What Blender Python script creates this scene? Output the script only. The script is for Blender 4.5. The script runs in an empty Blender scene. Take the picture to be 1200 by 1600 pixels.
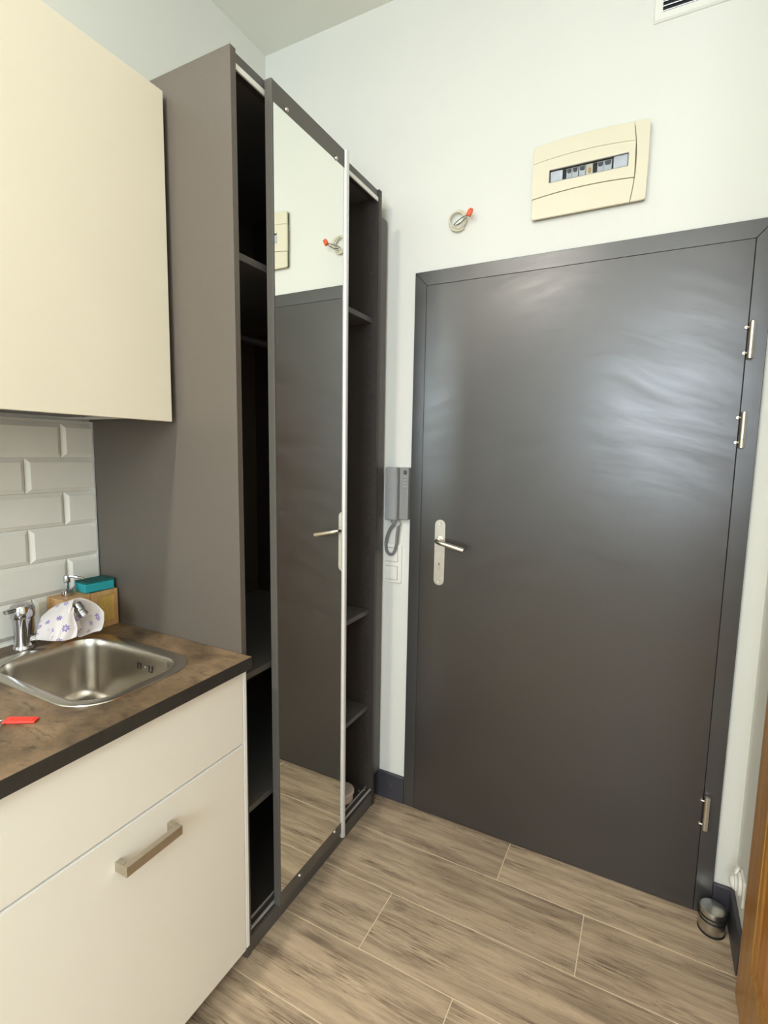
import bpy, bmesh, math, random
from mathutils import Vector, Matrix
random.seed(7)
S = bpy.context.scene

# ------------------------------------------------------------------ camera, light, exposure
cd = bpy.data.cameras.new('camera')
cam = bpy.data.objects.new('camera', cd)
S.collection.objects.link(cam)
r_ = (0.88541002, 0.46448209, 0.01747788)
u_ = (-0.0681952, 0.09261673, 0.99336376)
f_ = (-0.45978093, 0.88072614, -0.11367923)
cam.matrix_world = Matrix(((r_[0], u_[0], -f_[0], 1.5226), (r_[1], u_[1], -f_[1], -1.7961),
                           (r_[2], u_[2], -f_[2], 1.4320), (0, 0, 0, 1)))
cd.sensor_width = 36.0
cd.lens = 802.118 / 1600 * 36.0
cd.clip_start = 0.02
S.camera = cam

w = bpy.data.worlds.new('world'); S.world = w; w.use_nodes = True
w.node_tree.nodes['Background'].inputs[0].default_value = (0.75, 0.87, 1.0, 1)
w.node_tree.nodes['Background'].inputs[1].default_value = 1.0

def light(name, kind, loc, energy, col, size=0.1, size_y=None, target=None):
    ld = bpy.data.lights.new(name, kind); ld.energy = energy; ld.color = col
    o = bpy.data.objects.new(name, ld); S.collection.objects.link(o); o.location = loc
    if kind == 'AREA':
        ld.shape = 'RECTANGLE'; ld.size = size; ld.size_y = size_y or size
    else:
        ld.shadow_soft_size = size
    if target:
        o.rotation_euler = (Vector(target) - Vector(loc)).to_track_quat('-Z', 'Y').to_euler()
    return o
light('ceiling_lamp_light', 'AREA', (0.60, -2.50, 2.95), 42, (1.0, 0.93, 0.85), 0.10, 0.10, (0.60, -2.501, 0))
light('room_lamp_light', 'POINT', (1.95, -2.90, 2.55), 18, (1.0, 0.94, 0.88), 0.15)
light('window_daylight', 'AREA', (1.72, -4.62, 1.95), 84, (0.80, 0.91, 1.0), 1.25, 1.50, (1.72, 0, 1.80))

S.view_settings.view_transform = 'Standard'
S.view_settings.look = 'None'
S.view_settings.exposure = 0.07
S.view_settings.gamma = 1.0
S.view_settings.use_curve_mapping = False
S.cycles.max_bounces = 10
S.cycles.diffuse_bounces = 6
S.cycles.glossy_bounces = 6
S.cycles.use_denoising = True
S.cycles.sample_clamp_indirect = 6.0

# ------------------------------------------------------------------ materials
def lin(c):
    return tuple((x / 255 / 12.92 if x / 255 <= 0.04045 else ((x / 255 + 0.055) / 1.055) ** 2.4) for x in c) + (1,)
class NT:
    def __init__(s, name):
        s.m = bpy.data.materials.new(name); s.m.use_nodes = True
        s.t = s.m.node_tree; s.b = s.t.nodes['Principled BSDF']
    def n(s, t, **k):
        x = s.t.nodes.new(t)
        for a, v in k.items():
            if a.startswith('i_'): x.inputs[a[2:].replace('_', ' ')].default_value = v
            else: setattr(x, a, v)
        return x
    def l(s, a, b): s.t.links.new(a, b)
    def coord(s, scale=(1, 1, 1), rnd=False, rot=(0, 0, 0), out='Object'):
        tc = s.n('ShaderNodeTexCoord'); mp = s.n('ShaderNodeMapping')
        mp.inputs['Scale'].default_value = scale; mp.inputs['Rotation'].default_value = rot
        if rnd:
            oi = s.n('ShaderNodeObjectInfo'); ml = s.n('ShaderNodeMath', operation='MULTIPLY'); ml.inputs[1].default_value = 37.0
            s.l(oi.outputs['Random'], ml.inputs[0])
            ad = s.n('ShaderNodeVectorMath', operation='ADD')
            s.l(tc.outputs[out], ad.inputs[0]); s.l(ml.outputs[0], ad.inputs[1]); s.l(ad.outputs[0], mp.inputs['Vector'])
        else:
            s.l(tc.outputs[out], mp.inputs['Vector'])
        return mp.outputs[0]
    def noise(s, vec, scale, detail=4, rough=.55, dist=0.0):
        x = s.n('ShaderNodeTexNoise'); x.inputs['Scale'].default_value = scale; x.inputs['Detail'].default_value = detail
        x.inputs['Roughness'].default_value = rough; x.inputs['Distortion'].default_value = dist
        s.l(vec, x.inputs['Vector']); return x.outputs['Fac']
    def ramp(s, fac, stops):
        x = s.n('ShaderNodeValToRGB'); e = x.color_ramp.elements
        e[0].position = stops[0][0]; e[0].color = stops[0][1]; e[1].position = stops[-1][0]; e[1].color = stops[-1][1]
        for p_, c in stops[1:-1]:
            q = e.new(p_); q.color = c
        s.l(fac, x.inputs[0]); return x.outputs['Color']
    def bump(s, h, strength=.1, dist=.002):
        x = s.n('ShaderNodeBump'); x.inputs['Strength'].default_value = strength; x.inputs['Distance'].default_value = dist
        s.l(h, x.inputs['Height']); s.l(x.outputs[0], s.b.inputs['Normal'])
    def mrange(s, fac, a, b, lo=.3, hi=.7):
        x = s.n('ShaderNodeMapRange'); x.inputs[1].default_value = lo; x.inputs[2].default_value = hi
        x.inputs[3].default_value = a; x.inputs[4].default_value = b; s.l(fac, x.inputs[0]); return x.outputs[0]
    def mix(s, fac, a, b):
        x = s.n('ShaderNodeMix', data_type='RGBA')
        for i, v in ((6, a), (7, b)):
            if isinstance(v, tuple): x.inputs[i].default_value = v
            else: s.l(v, x.inputs[i])
        if isinstance(fac, float): x.inputs[0].default_value = fac
        else: s.l(fac, x.inputs[0])
        return x.outputs[2]

def simple(name, col, rough=.5, metal=0.0, noise_amt=.04, nscale=60, bump=0.0, spec=.5, rvar=0.0):
    m = NT(name); c = lin(col)
    v = m.coord(); n = m.noise(v, nscale)
    lo = tuple(x * (1 - noise_amt) for x in c[:3]) + (1,); hi = tuple(min(1, x * (1 + noise_amt)) for x in c[:3]) + (1,)
    m.l(m.ramp(n, [(.3, lo), (.7, hi)]), m.b.inputs['Base Color'])
    m.b.inputs['Roughness'].default_value = rough; m.b.inputs['Metallic'].default_value = metal
    m.b.inputs['Specular IOR Level'].default_value = spec
    if rvar: m.l(m.mrange(n, rough - rvar, rough + rvar), m.b.inputs['Roughness'])
    if bump: m.bump(n, bump, .001)
    return m.m

M = {}
def wall_paint(name, col):
    m = NT(name); v = m.coord(out='Object')
    n = m.noise(v, 2.2, 3); c = lin(col)
    m.l(m.ramp(n, [(.3, tuple(x * .965 for x in c[:3]) + (1,)), (.7, c)]), m.b.inputs['Base Color'])
    m.b.inputs['Roughness'].default_value = .8
    f = m.noise(v, 90, 5, .6); g = m.noise(v, 9, 2)
    a = m.n('ShaderNodeMath', operation='ADD'); m.l(f, a.inputs[0]); m.l(g, a.inputs[1])
    m.bump(a.outputs[0], .18, .0015)
    return m.m
M['wall'] = wall_paint('white_wall_paint', (226, 227, 221))
M['ceiling'] = wall_paint('ceiling_paint', (236, 237, 228))
M['grout'] = simple('floor_grout', (222, 205, 176), .9, bump=.2, nscale=200)
M['wgrout'] = simple('wall_grout', (205, 204, 196), .9, bump=.2, nscale=200)
M['dark_base'] = simple('navy_grey_baseboard_paint', (62, 61, 68), .42, noise_amt=.08, nscale=30)
M['wardrobe'] = simple('anthracite_brown_laminate', (97, 90, 82), .42, noise_amt=.05, nscale=350, bump=.06)
M['wardrobe_edge'] = simple('anthracite_edge_band', (92, 90, 88), .45, noise_amt=.03)
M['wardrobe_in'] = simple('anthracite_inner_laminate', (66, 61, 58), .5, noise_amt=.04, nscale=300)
M['door_panel'] = simple('anthracite_sliding_door', (92, 89, 83), .4, noise_amt=.04, nscale=300)
M['alu'] = simple('satin_aluminium', (226, 227, 228), .42, .55, .03, 40)
M['track'] = simple('pale_track', (236, 237, 232), .45)
M['steel'] = simple('brushed_steel', (196, 193, 186), .28, 1.0, .05, 120)
M['handle'] = simple('polished_steel_handle', (196, 188, 174), .285, 1.0, .02, 60)
M['nickel'] = simple('satin_nickel', (214, 208, 196), .34, 1.0, .03, 80)
M['plate'] = simple('satin_nickel_plate', (206, 202, 192), .45, .85, .05, 50)
M['chrome'] = simple('chrome', (196, 196, 200), .06, 1.0, .01)
M['cream'] = simple('cream_fronts', (244, 240, 230), .55, noise_amt=.012, nscale=3)
M['cream_up'] = simple('cream_upper_front', (233, 226, 206), .5, noise_amt=.012, nscale=3)
M['white_edge'] = simple('white_edge', (250, 250, 248), .4, noise_amt=.01)
M['carcass'] = simple('white_carcass', (205, 205, 200), .5, noise_amt=.02)
M['hood'] = simple('dark_hood', (30, 31, 33), .35)
M['silicone'] = simple('white_silicone', (232, 232, 226), .5)
M['plastic'] = simple('cream_plastic', (222, 216, 193), .42, noise_amt=.012, nscale=8)
M['seam'] = simple('dark_seam', (120, 116, 100), .7)
M['white_plastic'] = simple('white_plastic', (234, 234, 228), .4, noise_amt=.012)
M['breaker'] = simple('grey_breaker', (206, 212, 214), .45)
M['blank'] = simple('blank_cover', (226, 230, 236), .45)
M['black'] = simple('black_plastic', (24, 24, 26), .45)
M['dark_grey'] = simple('dark_grey_plastic', (74, 76, 82), .5)
M['intercom'] = simple('grey_intercom', (152, 154, 156), .45, noise_amt=.02)
M['intercom2'] = simple('grey_intercom_base', (142, 143, 143), .45, noise_amt=.02)
M['cord'] = simple('grey_cord', (128, 130, 132), .5)
M['cable'] = simple('beige_cable', (216, 211, 190), .5)
M['wire'] = simple('grey_wire', (78, 80, 74), .5)
M['orange'] = simple('orange_connector', (226, 92, 40), .4)
M['red'] = simple('red_key_tag', (226, 62, 46), .35)
M['teal'] = simple('teal_sponge', (40, 160, 170), .85, noise_amt=.12, nscale=260, bump=.5)
M['teal_dark'] = simple('green_scouring_pad', (20, 92, 88), .95, noise_amt=.3, nscale=320, bump=.6)
M['rubber'] = simple('black_rubber', (22, 22, 22), .6)
M['jar'] = simple('pale_pink_lid', (222, 208, 198), .4)

# mirror and glass
m = NT('mirror_silver'); m.b.inputs['Base Color'].default_value = (.93, .95, .91, 1); m.b.inputs['Metallic'].default_value = 1; m.b.inputs['Roughness'].default_value = 0.0
M['mirror'] = m.m
m = NT('clear_window'); m.b.inputs['Base Color'].default_value = (.95, .97, 1, 1); m.b.inputs['Roughness'].default_value = .05
m.b.inputs['Transmission Weight'].default_value = 1; m.b.inputs['IOR'].default_value = 1.1; M['glass'] = m.m

# painted entrance door: brushed-on enamel with sweeping strokes
def door_paint(name, col, lo, hi):
    m = NT(name)
    v = m.coord(scale=(1, 1, 1))
    wv = m.noise(v, 1.1, 2, .5)
    # warp so that the strokes sweep in arcs
    tc = m.n('ShaderNodeTexCoord'); sx = m.n('ShaderNodeSeparateXYZ'); m.l(tc.outputs['Object'], sx.inputs[0])
    x2 = m.n('ShaderNodeMath', operation='MULTIPLY'); m.l(sx.outputs[0], x2.inputs[0]); m.l(sx.outputs[0], x2.inputs[1])
    a = m.n('ShaderNodeMath', operation='MULTIPLY_ADD'); m.l(x2.outputs[0], a.inputs[0]); a.inputs[1].default_value = .55; m.l(sx.outputs[2], a.inputs[2])
    b = m.n('ShaderNodeMath', operation='MULTIPLY_ADD'); m.l(wv, b.inputs[0]); b.inputs[1].default_value = .38; m.l(a.outputs[0], b.inputs[2])
    cb = m.n('ShaderNodeCombineXYZ'); m.l(sx.outputs[0], cb.inputs[0]); m.l(b.outputs[0], cb.inputs[2])
    mp = m.n('ShaderNodeMapping'); mp.inputs['Scale'].default_value = (1.6, 1, 9); m.l(cb.outputs[0], mp.inputs[0])
    st = m.noise(mp.outputs[0], 2.0, 4, .6, .3)
    mp2 = m.n('ShaderNodeMapping'); mp2.inputs['Scale'].default_value = (6, 1, 60); m.l(cb.outputs[0], mp2.inputs[0])
    fine = m.noise(mp2.outputs[0], 1.2, 2, .5)
    spk = m.noise(m.coord(), 260, 3, .6)
    c = lin(col)
    m.l(m.ramp(st, [(.3, tuple(x * .99 for x in c[:3]) + (1,)), (.7, tuple(x * 1.01 for x in c[:3]) + (1,))]), m.b.inputs['Base Color'])
    m.l(m.mrange(st, lo, hi, .30, .72), m.b.inputs['Roughness'])
    s1 = m.n('ShaderNodeMath', operation='MULTIPLY_ADD'); m.l(fine, s1.inputs[0]); s1.inputs[1].default_value = .3; m.l(spk, s1.inputs[2])
    m.bump(s1.outputs[0], .10, .0008)
    m.b.inputs['Specular IOR Level'].default_value = 1.0
    return m.m
M['door'] = door_paint('anthracite_door_enamel', (45, 41, 39), .282, .40)
M['door_frame'] = door_paint('anthracite_frame_enamel', (55, 54, 54), .282, .37)

# wood-look floor tile
def floor_mat():
    m = NT('wood_look_porcelain')
    v = m.coord(scale=(.55, 9.0, 1), rnd=True)
    vb = m.coord(scale=(.7, 5.0, 1), rnd=True)
    base = m.noise(vb, 2.4, 5, .6, .35)
    g = m.noise(v, 5.0, 8, .66, .35)
    vf = m.coord(scale=(1.6, 46.0, 1), rnd=True); fi = m.noise(vf, 7.0, 5, .7, .3)
    c1 = m.ramp(base, [(.28, lin((118, 101, 84))), (.42, lin((158, 137, 112))), (.55, lin((188, 164, 134))), (.7, lin((206, 182, 150)))])
    c2 = m.ramp(g, [(.30, lin((92, 77, 62))), (.46, lin((168, 147, 120))), (.62, lin((208, 185, 153)))])
    mx = m.mix(.48, c1, c2)
    d = m.mrange(fi, 0, 1, .62, .75)
    msk = m.noise(m.coord(scale=(1.3, 7.0, 1), rnd=True, rot=(0, 0, .03)), 3.1, 3, .6, .4)
    mk = m.n('ShaderNodeMath', operation='MULTIPLY'); m.l(m.mrange(fi, 0, 1.0, .46, .62), mk.inputs[0]); m.l(m.mrange(msk, .08, 1.0, .44, .64), mk.inputs[1])
    mx = m.mix(mk.outputs[0], mx, lin((92, 74, 57)))
    sp = m.noise(m.coord(scale=(9.0, 60.0, 1), rnd=True), 4.0, 3, .6)
    mx = m.mix(m.mrange(sp, 0, .7, .66, .74), mx, lin((84, 67, 52)))
    # knots
    vk = m.coord(scale=(2.6, 15.0, 1), rnd=True)
    vo = m.n('ShaderNodeTexVoronoi'); vo.inputs['Scale'].default_value = .9; m.l(vk, vo.inputs['Vector'])
    mx = m.mix(m.mrange(vo.outputs['Distance'], .55, 0.0, .05, .2), mx, lin((84, 70, 56)))
    oi = m.n('ShaderNodeObjectInfo'); hs = m.n('ShaderNodeHueSaturation')
    m.l(m.mrange(oi.outputs['Random'], .98, 1.16, 0, 1), hs.inputs['Value']); m.l(mx, hs.inputs['Color'])
    hs.inputs['Saturation'].default_value = .92
    m.l(hs.outputs[0], m.b.inputs['Base Color'])
    m.l(m.mrange(g, .46, .36), m.b.inputs['Roughness'])
    m.bump(fi, .12, .001)
    return m.m
M['floor'] = floor_mat()

def worktop_mat(name, edge=False):
    m = NT(name); v = m.coord(scale=(1, 1, 1))
    a = m.noise(v, 5, 6, .65, .5); b = m.noise(v, 45, 5, .7)
    v2 = m.coord(scale=(1, 3.0, 1), rot=(0, 0, .6)); c = m.noise(v2, 14, 7, .75, .7)
    if edge: cols = [(.3, lin((42, 41, 38))), (.7, lin((60, 58, 54)))]
    else: cols = [(.34, lin((76, 62, 47))), (.48, lin((110, 91, 68))), (.62, lin((140, 117, 90)))]
    k = m.ramp(a, cols)
    dk, lt = ((30, 29, 27), (66, 63, 58)) if edge else ((52, 42, 32), (146, 123, 95))
    k = m.mix(m.mrange(c, 0, .75, .53, .66), k, lin(dk))
    k = m.mix(m.mrange(b, 0, .3, .52, .68), k, lin(lt))
    m.l(k, m.b.inputs['Base Color']); m.b.inputs['Roughness'].default_value = .42
    m.bump(b, .15, .0008); return m.m
M['worktop'] = worktop_mat('brown_stone_laminate')
M['worktop_edge'] = worktop_mat('dark_worktop_edge', True)
m = NT('glazed_metro_tile'); v = m.coord(rnd=True); n = m.noise(v, 6, 2)
m.l(m.ramp(n, [(.3, lin((232, 231, 222))), (.7, lin((238, 237, 229)))]), m.b.inputs['Base Color'])
m.b.inputs['Roughness'].default_value = .16; m.bump(m.noise(v, 14, 2), .05, .002); M['tile'] = m.m

m = NT('brushed_sink_steel'); n = m.noise(m.coord(scale=(1, 1, 1)), 260, 3, .6)
m.l(m.ramp(n, [(.3, lin((202, 196, 186))), (.7, lin((210, 204, 194)))]), m.b.inputs['Base Color'])
m.b.inputs['Metallic'].default_value = 1; m.b.inputs['Roughness'].default_value = .27
M['sink'] = m.m

def wood(name, cols, scale=(6, 6, .7), rough=.35):
    m = NT(name); v = m.coord(scale=scale); g = m.noise(v, 5, 6, .62, 1.2); h = m.noise(v, 22, 4, .6, .3)
    k = m.ramp(g, [(.3, lin(cols[0])), (.5, lin(cols[1])), (.7, lin(cols[2]))])
    k = m.mix(m.mrange(h, 0, .35, .5, .75), k, lin(cols[0]))
    m.l(k, m.b.inputs['Base Color']); m.b.inputs['Roughness'].default_value = rough; m.bump(h, .06, .001); return m.m
M['pine'] = wood('varnished_pine', ((146, 98, 38), (176, 124, 56), (196, 146, 76)), (7, 7, .6), .3)
M['pine_panel'] = wood('varnished_pine_panel', ((158, 92, 18), (196, 124, 30), (216, 146, 48)), (7, 7, .5), .28)
M['bamboo'] = wood('bamboo_wood', ((186, 140, 88), (204, 160, 106), (216, 176, 124)), (9, 9, 2), .5)
M['rattan'] = simple('rattan_weave', (240, 204, 118), .6, noise_amt=.15, nscale=300, bump=.4)
M['rattan_back'] = simple('rattan_backing', (66, 52, 34), .8)

def cloth_mat():
    m = NT('flower_print_cloth'); tc = m.n('ShaderNodeUVMap'); uv = tc.outputs[0]
    vo = m.n('ShaderNodeTexVoronoi'); vo.inputs['Scale'].default_value = 4.6; vo.inputs['Randomness'].default_value = .6
    m.l(uv, vo.inputs['Vector'])
    # petals: modulate radius by the angle about the cell centre
    sc = m.n('ShaderNodeVectorMath', operation='SCALE'); sc.inputs['Scale'].default_value = 4.6; m.l(uv, sc.inputs[0])
    ps = m.n('ShaderNodeVectorMath', operation='SCALE'); ps.inputs['Scale'].default_value = 4.6; m.l(vo.outputs['Position'], ps.inputs[0])
    sb = m.n('ShaderNodeVectorMath', operation='SUBTRACT'); m.l(sc.outputs[0], sb.inputs[0]); m.l(ps.outputs[0], sb.inputs[1])
    sp = m.n('ShaderNodeSeparateXYZ'); m.l(sb.outputs[0], sp.inputs[0])
    at = m.n('ShaderNodeMath', operation='ARCTAN2'); m.l(sp.outputs[1], at.inputs[0]); m.l(sp.outputs[0], at.inputs[1])
    mu = m.n('ShaderNodeMath', operation='MULTIPLY'); m.l(at.outputs[0], mu.inputs[0]); mu.inputs[1].default_value = 7
    co = m.n('ShaderNodeMath', operation='COSINE'); m.l(mu.outputs[0], co.inputs[0])
    md = m.n('ShaderNodeMath', operation='MULTIPLY_ADD'); m.l(co.outputs[0], md.inputs[0]); md.inputs[1].default_value = .07; m.l(vo.outputs['Distance'], md.inputs[2])
    rg = m.n('ShaderNodeValToRGB'); e = rg.color_ramp.elements
    e[0].position = .12; e[0].color = (0, 0, 0, 1); e[1].position = .17; e[1].color = (1, 1, 1, 1)
    q = e.new(.29); q.color = (1, 1, 1, 1); q = e.new(.34); q.color = (0, 0, 0, 1)
    m.l(md.outputs[0], rg.inputs[0])
    k = m.mix(rg.outputs[0], lin((236, 228, 226)), lin((142, 122, 190)))
    m.l(k, m.b.inputs['Base Color']); m.b.inputs['Roughness'].default_value = .85
    m.bump(m.noise(m.coord(), 600, 2), .2, .0005)
    return m.m
M['cloth'] = cloth_mat()

# ------------------------------------------------------------------ geometry helpers
class G:
    """collects shapes for ONE mesh object, in world coordinates"""
    def __init__(s): s.bm = bmesh.new(); s.uv = None
    def _merge(s, b, mi=0, smooth=False):
        for f in b.faces: f.material_index = mi; f.smooth = smooth
        me = bpy.data.meshes.new('t'); b.to_mesh(me); b.free(); s.bm.from_mesh(me); bpy.data.meshes.remove(me); return s
    def box(s, x0, x1, y0, y1, z0, z1, bev=0.0, seg=1, mi=0):
        b = bmesh.new(); bmesh.ops.create_cube(b, size=1)
        for v in b.verts: v.co = Vector(((x0 + x1) / 2 + v.co.x * (x1 - x0), (y0 + y1) / 2 + v.co.y * (y1 - y0), (z0 + z1) / 2 + v.co.z * (z1 - z0)))
        if bev: bmesh.ops.bevel(b, geom=b.edges[:], offset=bev, segments=seg, affect='EDGES', profile=.5)
        return s._merge(b, mi)
    def cyl(s, p0, p1, r0, r1=None, seg=24, bev=0.0, mi=0, smooth=True):
        p0, p1 = Vector(p0), Vector(p1); r1 = r0 if r1 is None else r1; d = p1 - p0
        b = bmesh.new(); bmesh.ops.create_cone(b, cap_ends=True, segments=seg, radius1=r0, radius2=r1, depth=d.length)
        if bev:
            ed = [e for e in b.edges if any(len(f.verts) > 4 for f in e.link_faces)]
            bmesh.ops.bevel(b, geom=ed, offset=bev, segments=2, affect='EDGES')
        q = d.to_track_quat('Z', 'Y').to_matrix().to_4x4()
        bmesh.ops.transform(b, matrix=Matrix.Translation((p0 + p1) / 2) @ q, verts=b.verts)
        s._merge(b, mi, smooth)
        return s
    def lathe(s, c, axis, prof, seg=40, mi=0):
        """prof: list of (radius, height) along axis from c"""
        b = bmesh.new(); rings = []
        q = Vector(axis).to_track_quat('Z', 'Y').to_matrix()
        for r, h in prof:
            if r < 1e-6: rings.append([b.verts.new(Vector(c) + q @ Vector((0, 0, h)))])
            else: rings.append([b.verts.new(Vector(c) + q @ Vector((r * math.cos(2 * math.pi * i / seg), r * math.sin(2 * math.pi * i / seg), h))) for i in range(seg)])
        for A, B in zip(rings, rings[1:]):
            for i in range(seg):
                j = (i + 1) % seg
                if len(A) == 1: b.faces.new((A[0], B[i], B[j]))
                elif len(B) == 1: b.faces.new((A[i], A[j], B[0]))
                else: b.faces.new((A[i], A[j], B[j], B[i]))
        bmesh.ops.recalc_face_normals(b, faces=b.faces)
        return s._merge(b, mi, True)
    def tube(s, pts, r, seg=10, mi=0, caps=True, flat=1.0):
        pts = [Vector(p) for p in pts]; b = bmesh.new(); rings = []
        up = Vector((0, 0, 1)); t0 = (pts[1] - pts[0]).normalized()
        if abs(t0.dot(up)) > .95: up = Vector((1, 0, 0))
        nrm = (up - t0 * up.dot(t0)).normalized()
        for i, p in enumerate(pts):
            t = (pts[min(i + 1, len(pts) - 1)] - pts[max(i - 1, 0)]).normalized()
            nrm = (nrm - t * nrm.dot(t)).normalized(); bi = t.cross(nrm)
            rr = r[i] if isinstance(r, (list, tuple)) else r
            rings.append([b.verts.new(p + nrm * rr * flat * math.sin(2 * math.pi * k / seg) + bi * rr * math.cos(2 * math.pi * k / seg)) for k in range(seg)])
        for A, B in zip(rings, rings[1:]):
            for k in range(seg): b.faces.new((A[k], A[(k + 1) % seg], B[(k + 1) % seg], B[k]))
        if caps: b.faces.new(rings[0][::-1]); b.faces.new(rings[-1])
        bmesh.ops.recalc_face_normals(b, faces=b.faces)
        return s._merge(b, mi, True)
    def prism(s, poly, axis, a, c, bev=0.0, mi=0, seg=1, smooth=False):
        """poly: 2-D outline in the other two axes (x,y)/(x,z)/(y,z), extruded a..c along axis"""
        b = bmesh.new()
        def P(u, v, h): return {'z': (u, v, h), 'y': (u, h, v), 'x': (h, u, v)}[axis]
        A = [b.verts.new(P(u, v, a)) for u, v in poly]; B = [b.verts.new(P(u, v, c)) for u, v in poly]
        n = len(poly); b.faces.new(A[::-1]); b.faces.new(B)
        for i in range(n): b.faces.new((A[i], A[(i + 1) % n], B[(i + 1) % n], B[i]))
        bmesh.ops.recalc_face_normals(b, faces=b.faces)
        if bev:
            ed = [e for e in b.edges if any(f.verts[:] and len(f.verts) == n for f in e.link_faces)]
            bmesh.ops.bevel(b, geom=ed, offset=bev, segments=seg, affect='EDGES')
        return s._merge(b, mi, smooth)
    def frame(s, outer, inner, axis, a, c, mi=0):
        """ring between two outlines with equal point counts, extruded a..c"""
        b = bmesh.new()
        def P(u, v, h): return {'z': (u, v, h), 'y': (u, h, v), 'x': (h, u, v)}[axis]
        R = [[b.verts.new(P(u, v, h)) for u, v in pl] for pl, h in ((outer, a), (inner, a), (inner, c), (outer, c))]
        n = len(outer)
        for k in range(4):
            A, B = R[k], R[(k + 1) % 4]
            for i in range(n): b.faces.new((A[i], A[(i + 1) % n], B[(i + 1) % n], B[i]))
        bmesh.ops.recalc_face_normals(b, faces=b.faces)
        return s._merge(b, mi)

WL = {}
def parent_loc(p): return WL.get(p.name, Vector((0, 0, 0))) if p else Vector((0, 0, 0))
def tag(o, label=None, cat=None, group=None, kind=None):
    if label: o['label'] = label
    if cat: o['category'] = cat
    if group: o['group'] = group
    if kind: o['kind'] = kind
    return o
def build(name, g, mats, parent=None, label=None, cat=None, group=None, kind=None, smooth_angle=None):
    if not isinstance(mats, (list, tuple)): mats = [mats]
    me = bpy.data.meshes.new(name)
    vs = [v.co for v in g.bm.verts]
    lo = Vector([min(v[i] for v in vs) for i in range(3)]); hi = Vector([max(v[i] for v in vs) for i in range(3)])
    c = (lo + hi) / 2
    if parent is None: c.z = lo.z
    bmesh.ops.translate(g.bm, vec=-c, verts=g.bm.verts)
    for e in g.bm.edges:
        if len(e.link_faces) == 2 and e.calc_face_angle(0) > .6: e.smooth = False
    g.bm.to_mesh(me); g.bm.free()
    for mm in mats: me.materials.append(mm)
    o = bpy.data.objects.new(name, me); S.collection.objects.link(o)
    if parent: o.parent = parent
    o.location = c - parent_loc(parent); WL[o.name] = c
    return tag(o, label, cat, group, kind)
def thing(name, loc, label, cat, group=None, kind=None):
    o = bpy.data.objects.new(name, None); S.collection.objects.link(o); o.location = loc; o.empty_display_size = .05
    WL[o.name] = Vector(loc); return tag(o, label, cat, group, kind)

def rrect(x0, x1, y0, y1, r, n=6):
    pts = []
    for cx, cy, a in ((x1 - r, y1 - r, 0), (x0 + r, y1 - r, 90), (x0 + r, y0 + r, 180), (x1 - r, y0 + r, 270)):
        for i in range(n + 1):
            t = math.radians(a + 90 * i / n); pts.append((cx + r * math.cos(t), cy + r * math.sin(t)))
    return pts

# ================================================================== SETTING
XR = 1.832; HC = 3.036; YA = -0.8178; YB = -0.0724
slab = build('floor', G().box(-.1, 3.5, -4.8, .1, -.08, -.0012), M['grout'], kind='structure')
# wood-look tiles: 0.86 x 0.2145 m, joints stepping a third
rows = [(-.0015, -.1984)]; y = -.2016
while y > -4.7: rows.append((y, y - .2133)); y -= .2165
joint0 = [1.145, 1.423, .857, 1.146, 1.435, .868]
for k, (ya, yb) in enumerate(rows):
    xj = joint0[k] if k < 6 else (1.146 + .287 * ((k - 3) % 3)) - (0 if (k - 3) % 3 < 2 else .86)
    L = .8605; x = xj - L * math.ceil((xj + .05) / L)
    xmax = XR if ya > -1.6 else 3.4
    while x < xmax:
        a, b = max(x + .0016, 0.0), min(x + L - .0016, xmax)
        if b - a > .02:
            build('floor_tile', G().box(a, b, yb, ya, -.006, 0.0, .0004), M['floor'], slab)
        x += L
cl = build('ceiling', G().box(-.1, 3.5, -4.8, .1, HC, HC + .1), M['ceiling'], kind='structure')
wb = build('wall_back', G().box(-.1, XR + .1, 0, .1, 0, HC), M['wall'], kind='structure')
wl = build('wall_left', G().box(-.1, 0, -4.8, 0, 0, HC), M['wall'], kind='structure')
build('wall_right', G().box(XR, XR + .1, -1.6, 0, 0, HC), M['wall'], kind='structure')
build('wall_right.001', G().box(XR + .1, 3.4, -1.6, -1.5, 0, HC), M['wall'], kind='structure')
build('wall_right.002', G().box(3.4, 3.5, -4.8, -1.6, 0, HC), M['wall'], kind='structure')
g = G(); g.box(0, 1.05, -4.8, -4.7, 0, HC).box(2.40, 3.4, -4.8, -4.7, 0, HC).box(1.05, 2.40, -4.8, -4.7, 0, 1.25).box(1.05, 2.40, -4.8, -4.7, 2.65, HC)
build('wall_front', g, M['wall'], kind='structure')
wi = thing('window_1', (1.75, -4.7, 1.25), 'white framed window behind the viewer', None, kind='structure'); del wi['label']
g = G(); g.frame([(1.15, 1.25), (2.35, 1.25), (2.35, 2.65), (1.15, 2.65)], [(1.2, 1.3), (2.3, 1.3), (2.3, 2.6), (1.2, 2.6)], 'y', -4.77, -4.71).box(1.73, 1.77, -4.765, -4.715, 1.3, 2.6)
build('window_frame', g, M['white_plastic'], wi)
build('window_pane', G().box(1.2, 2.3, -4.745, -4.74, 1.3, 2.6), M['glass'], wi)

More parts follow.
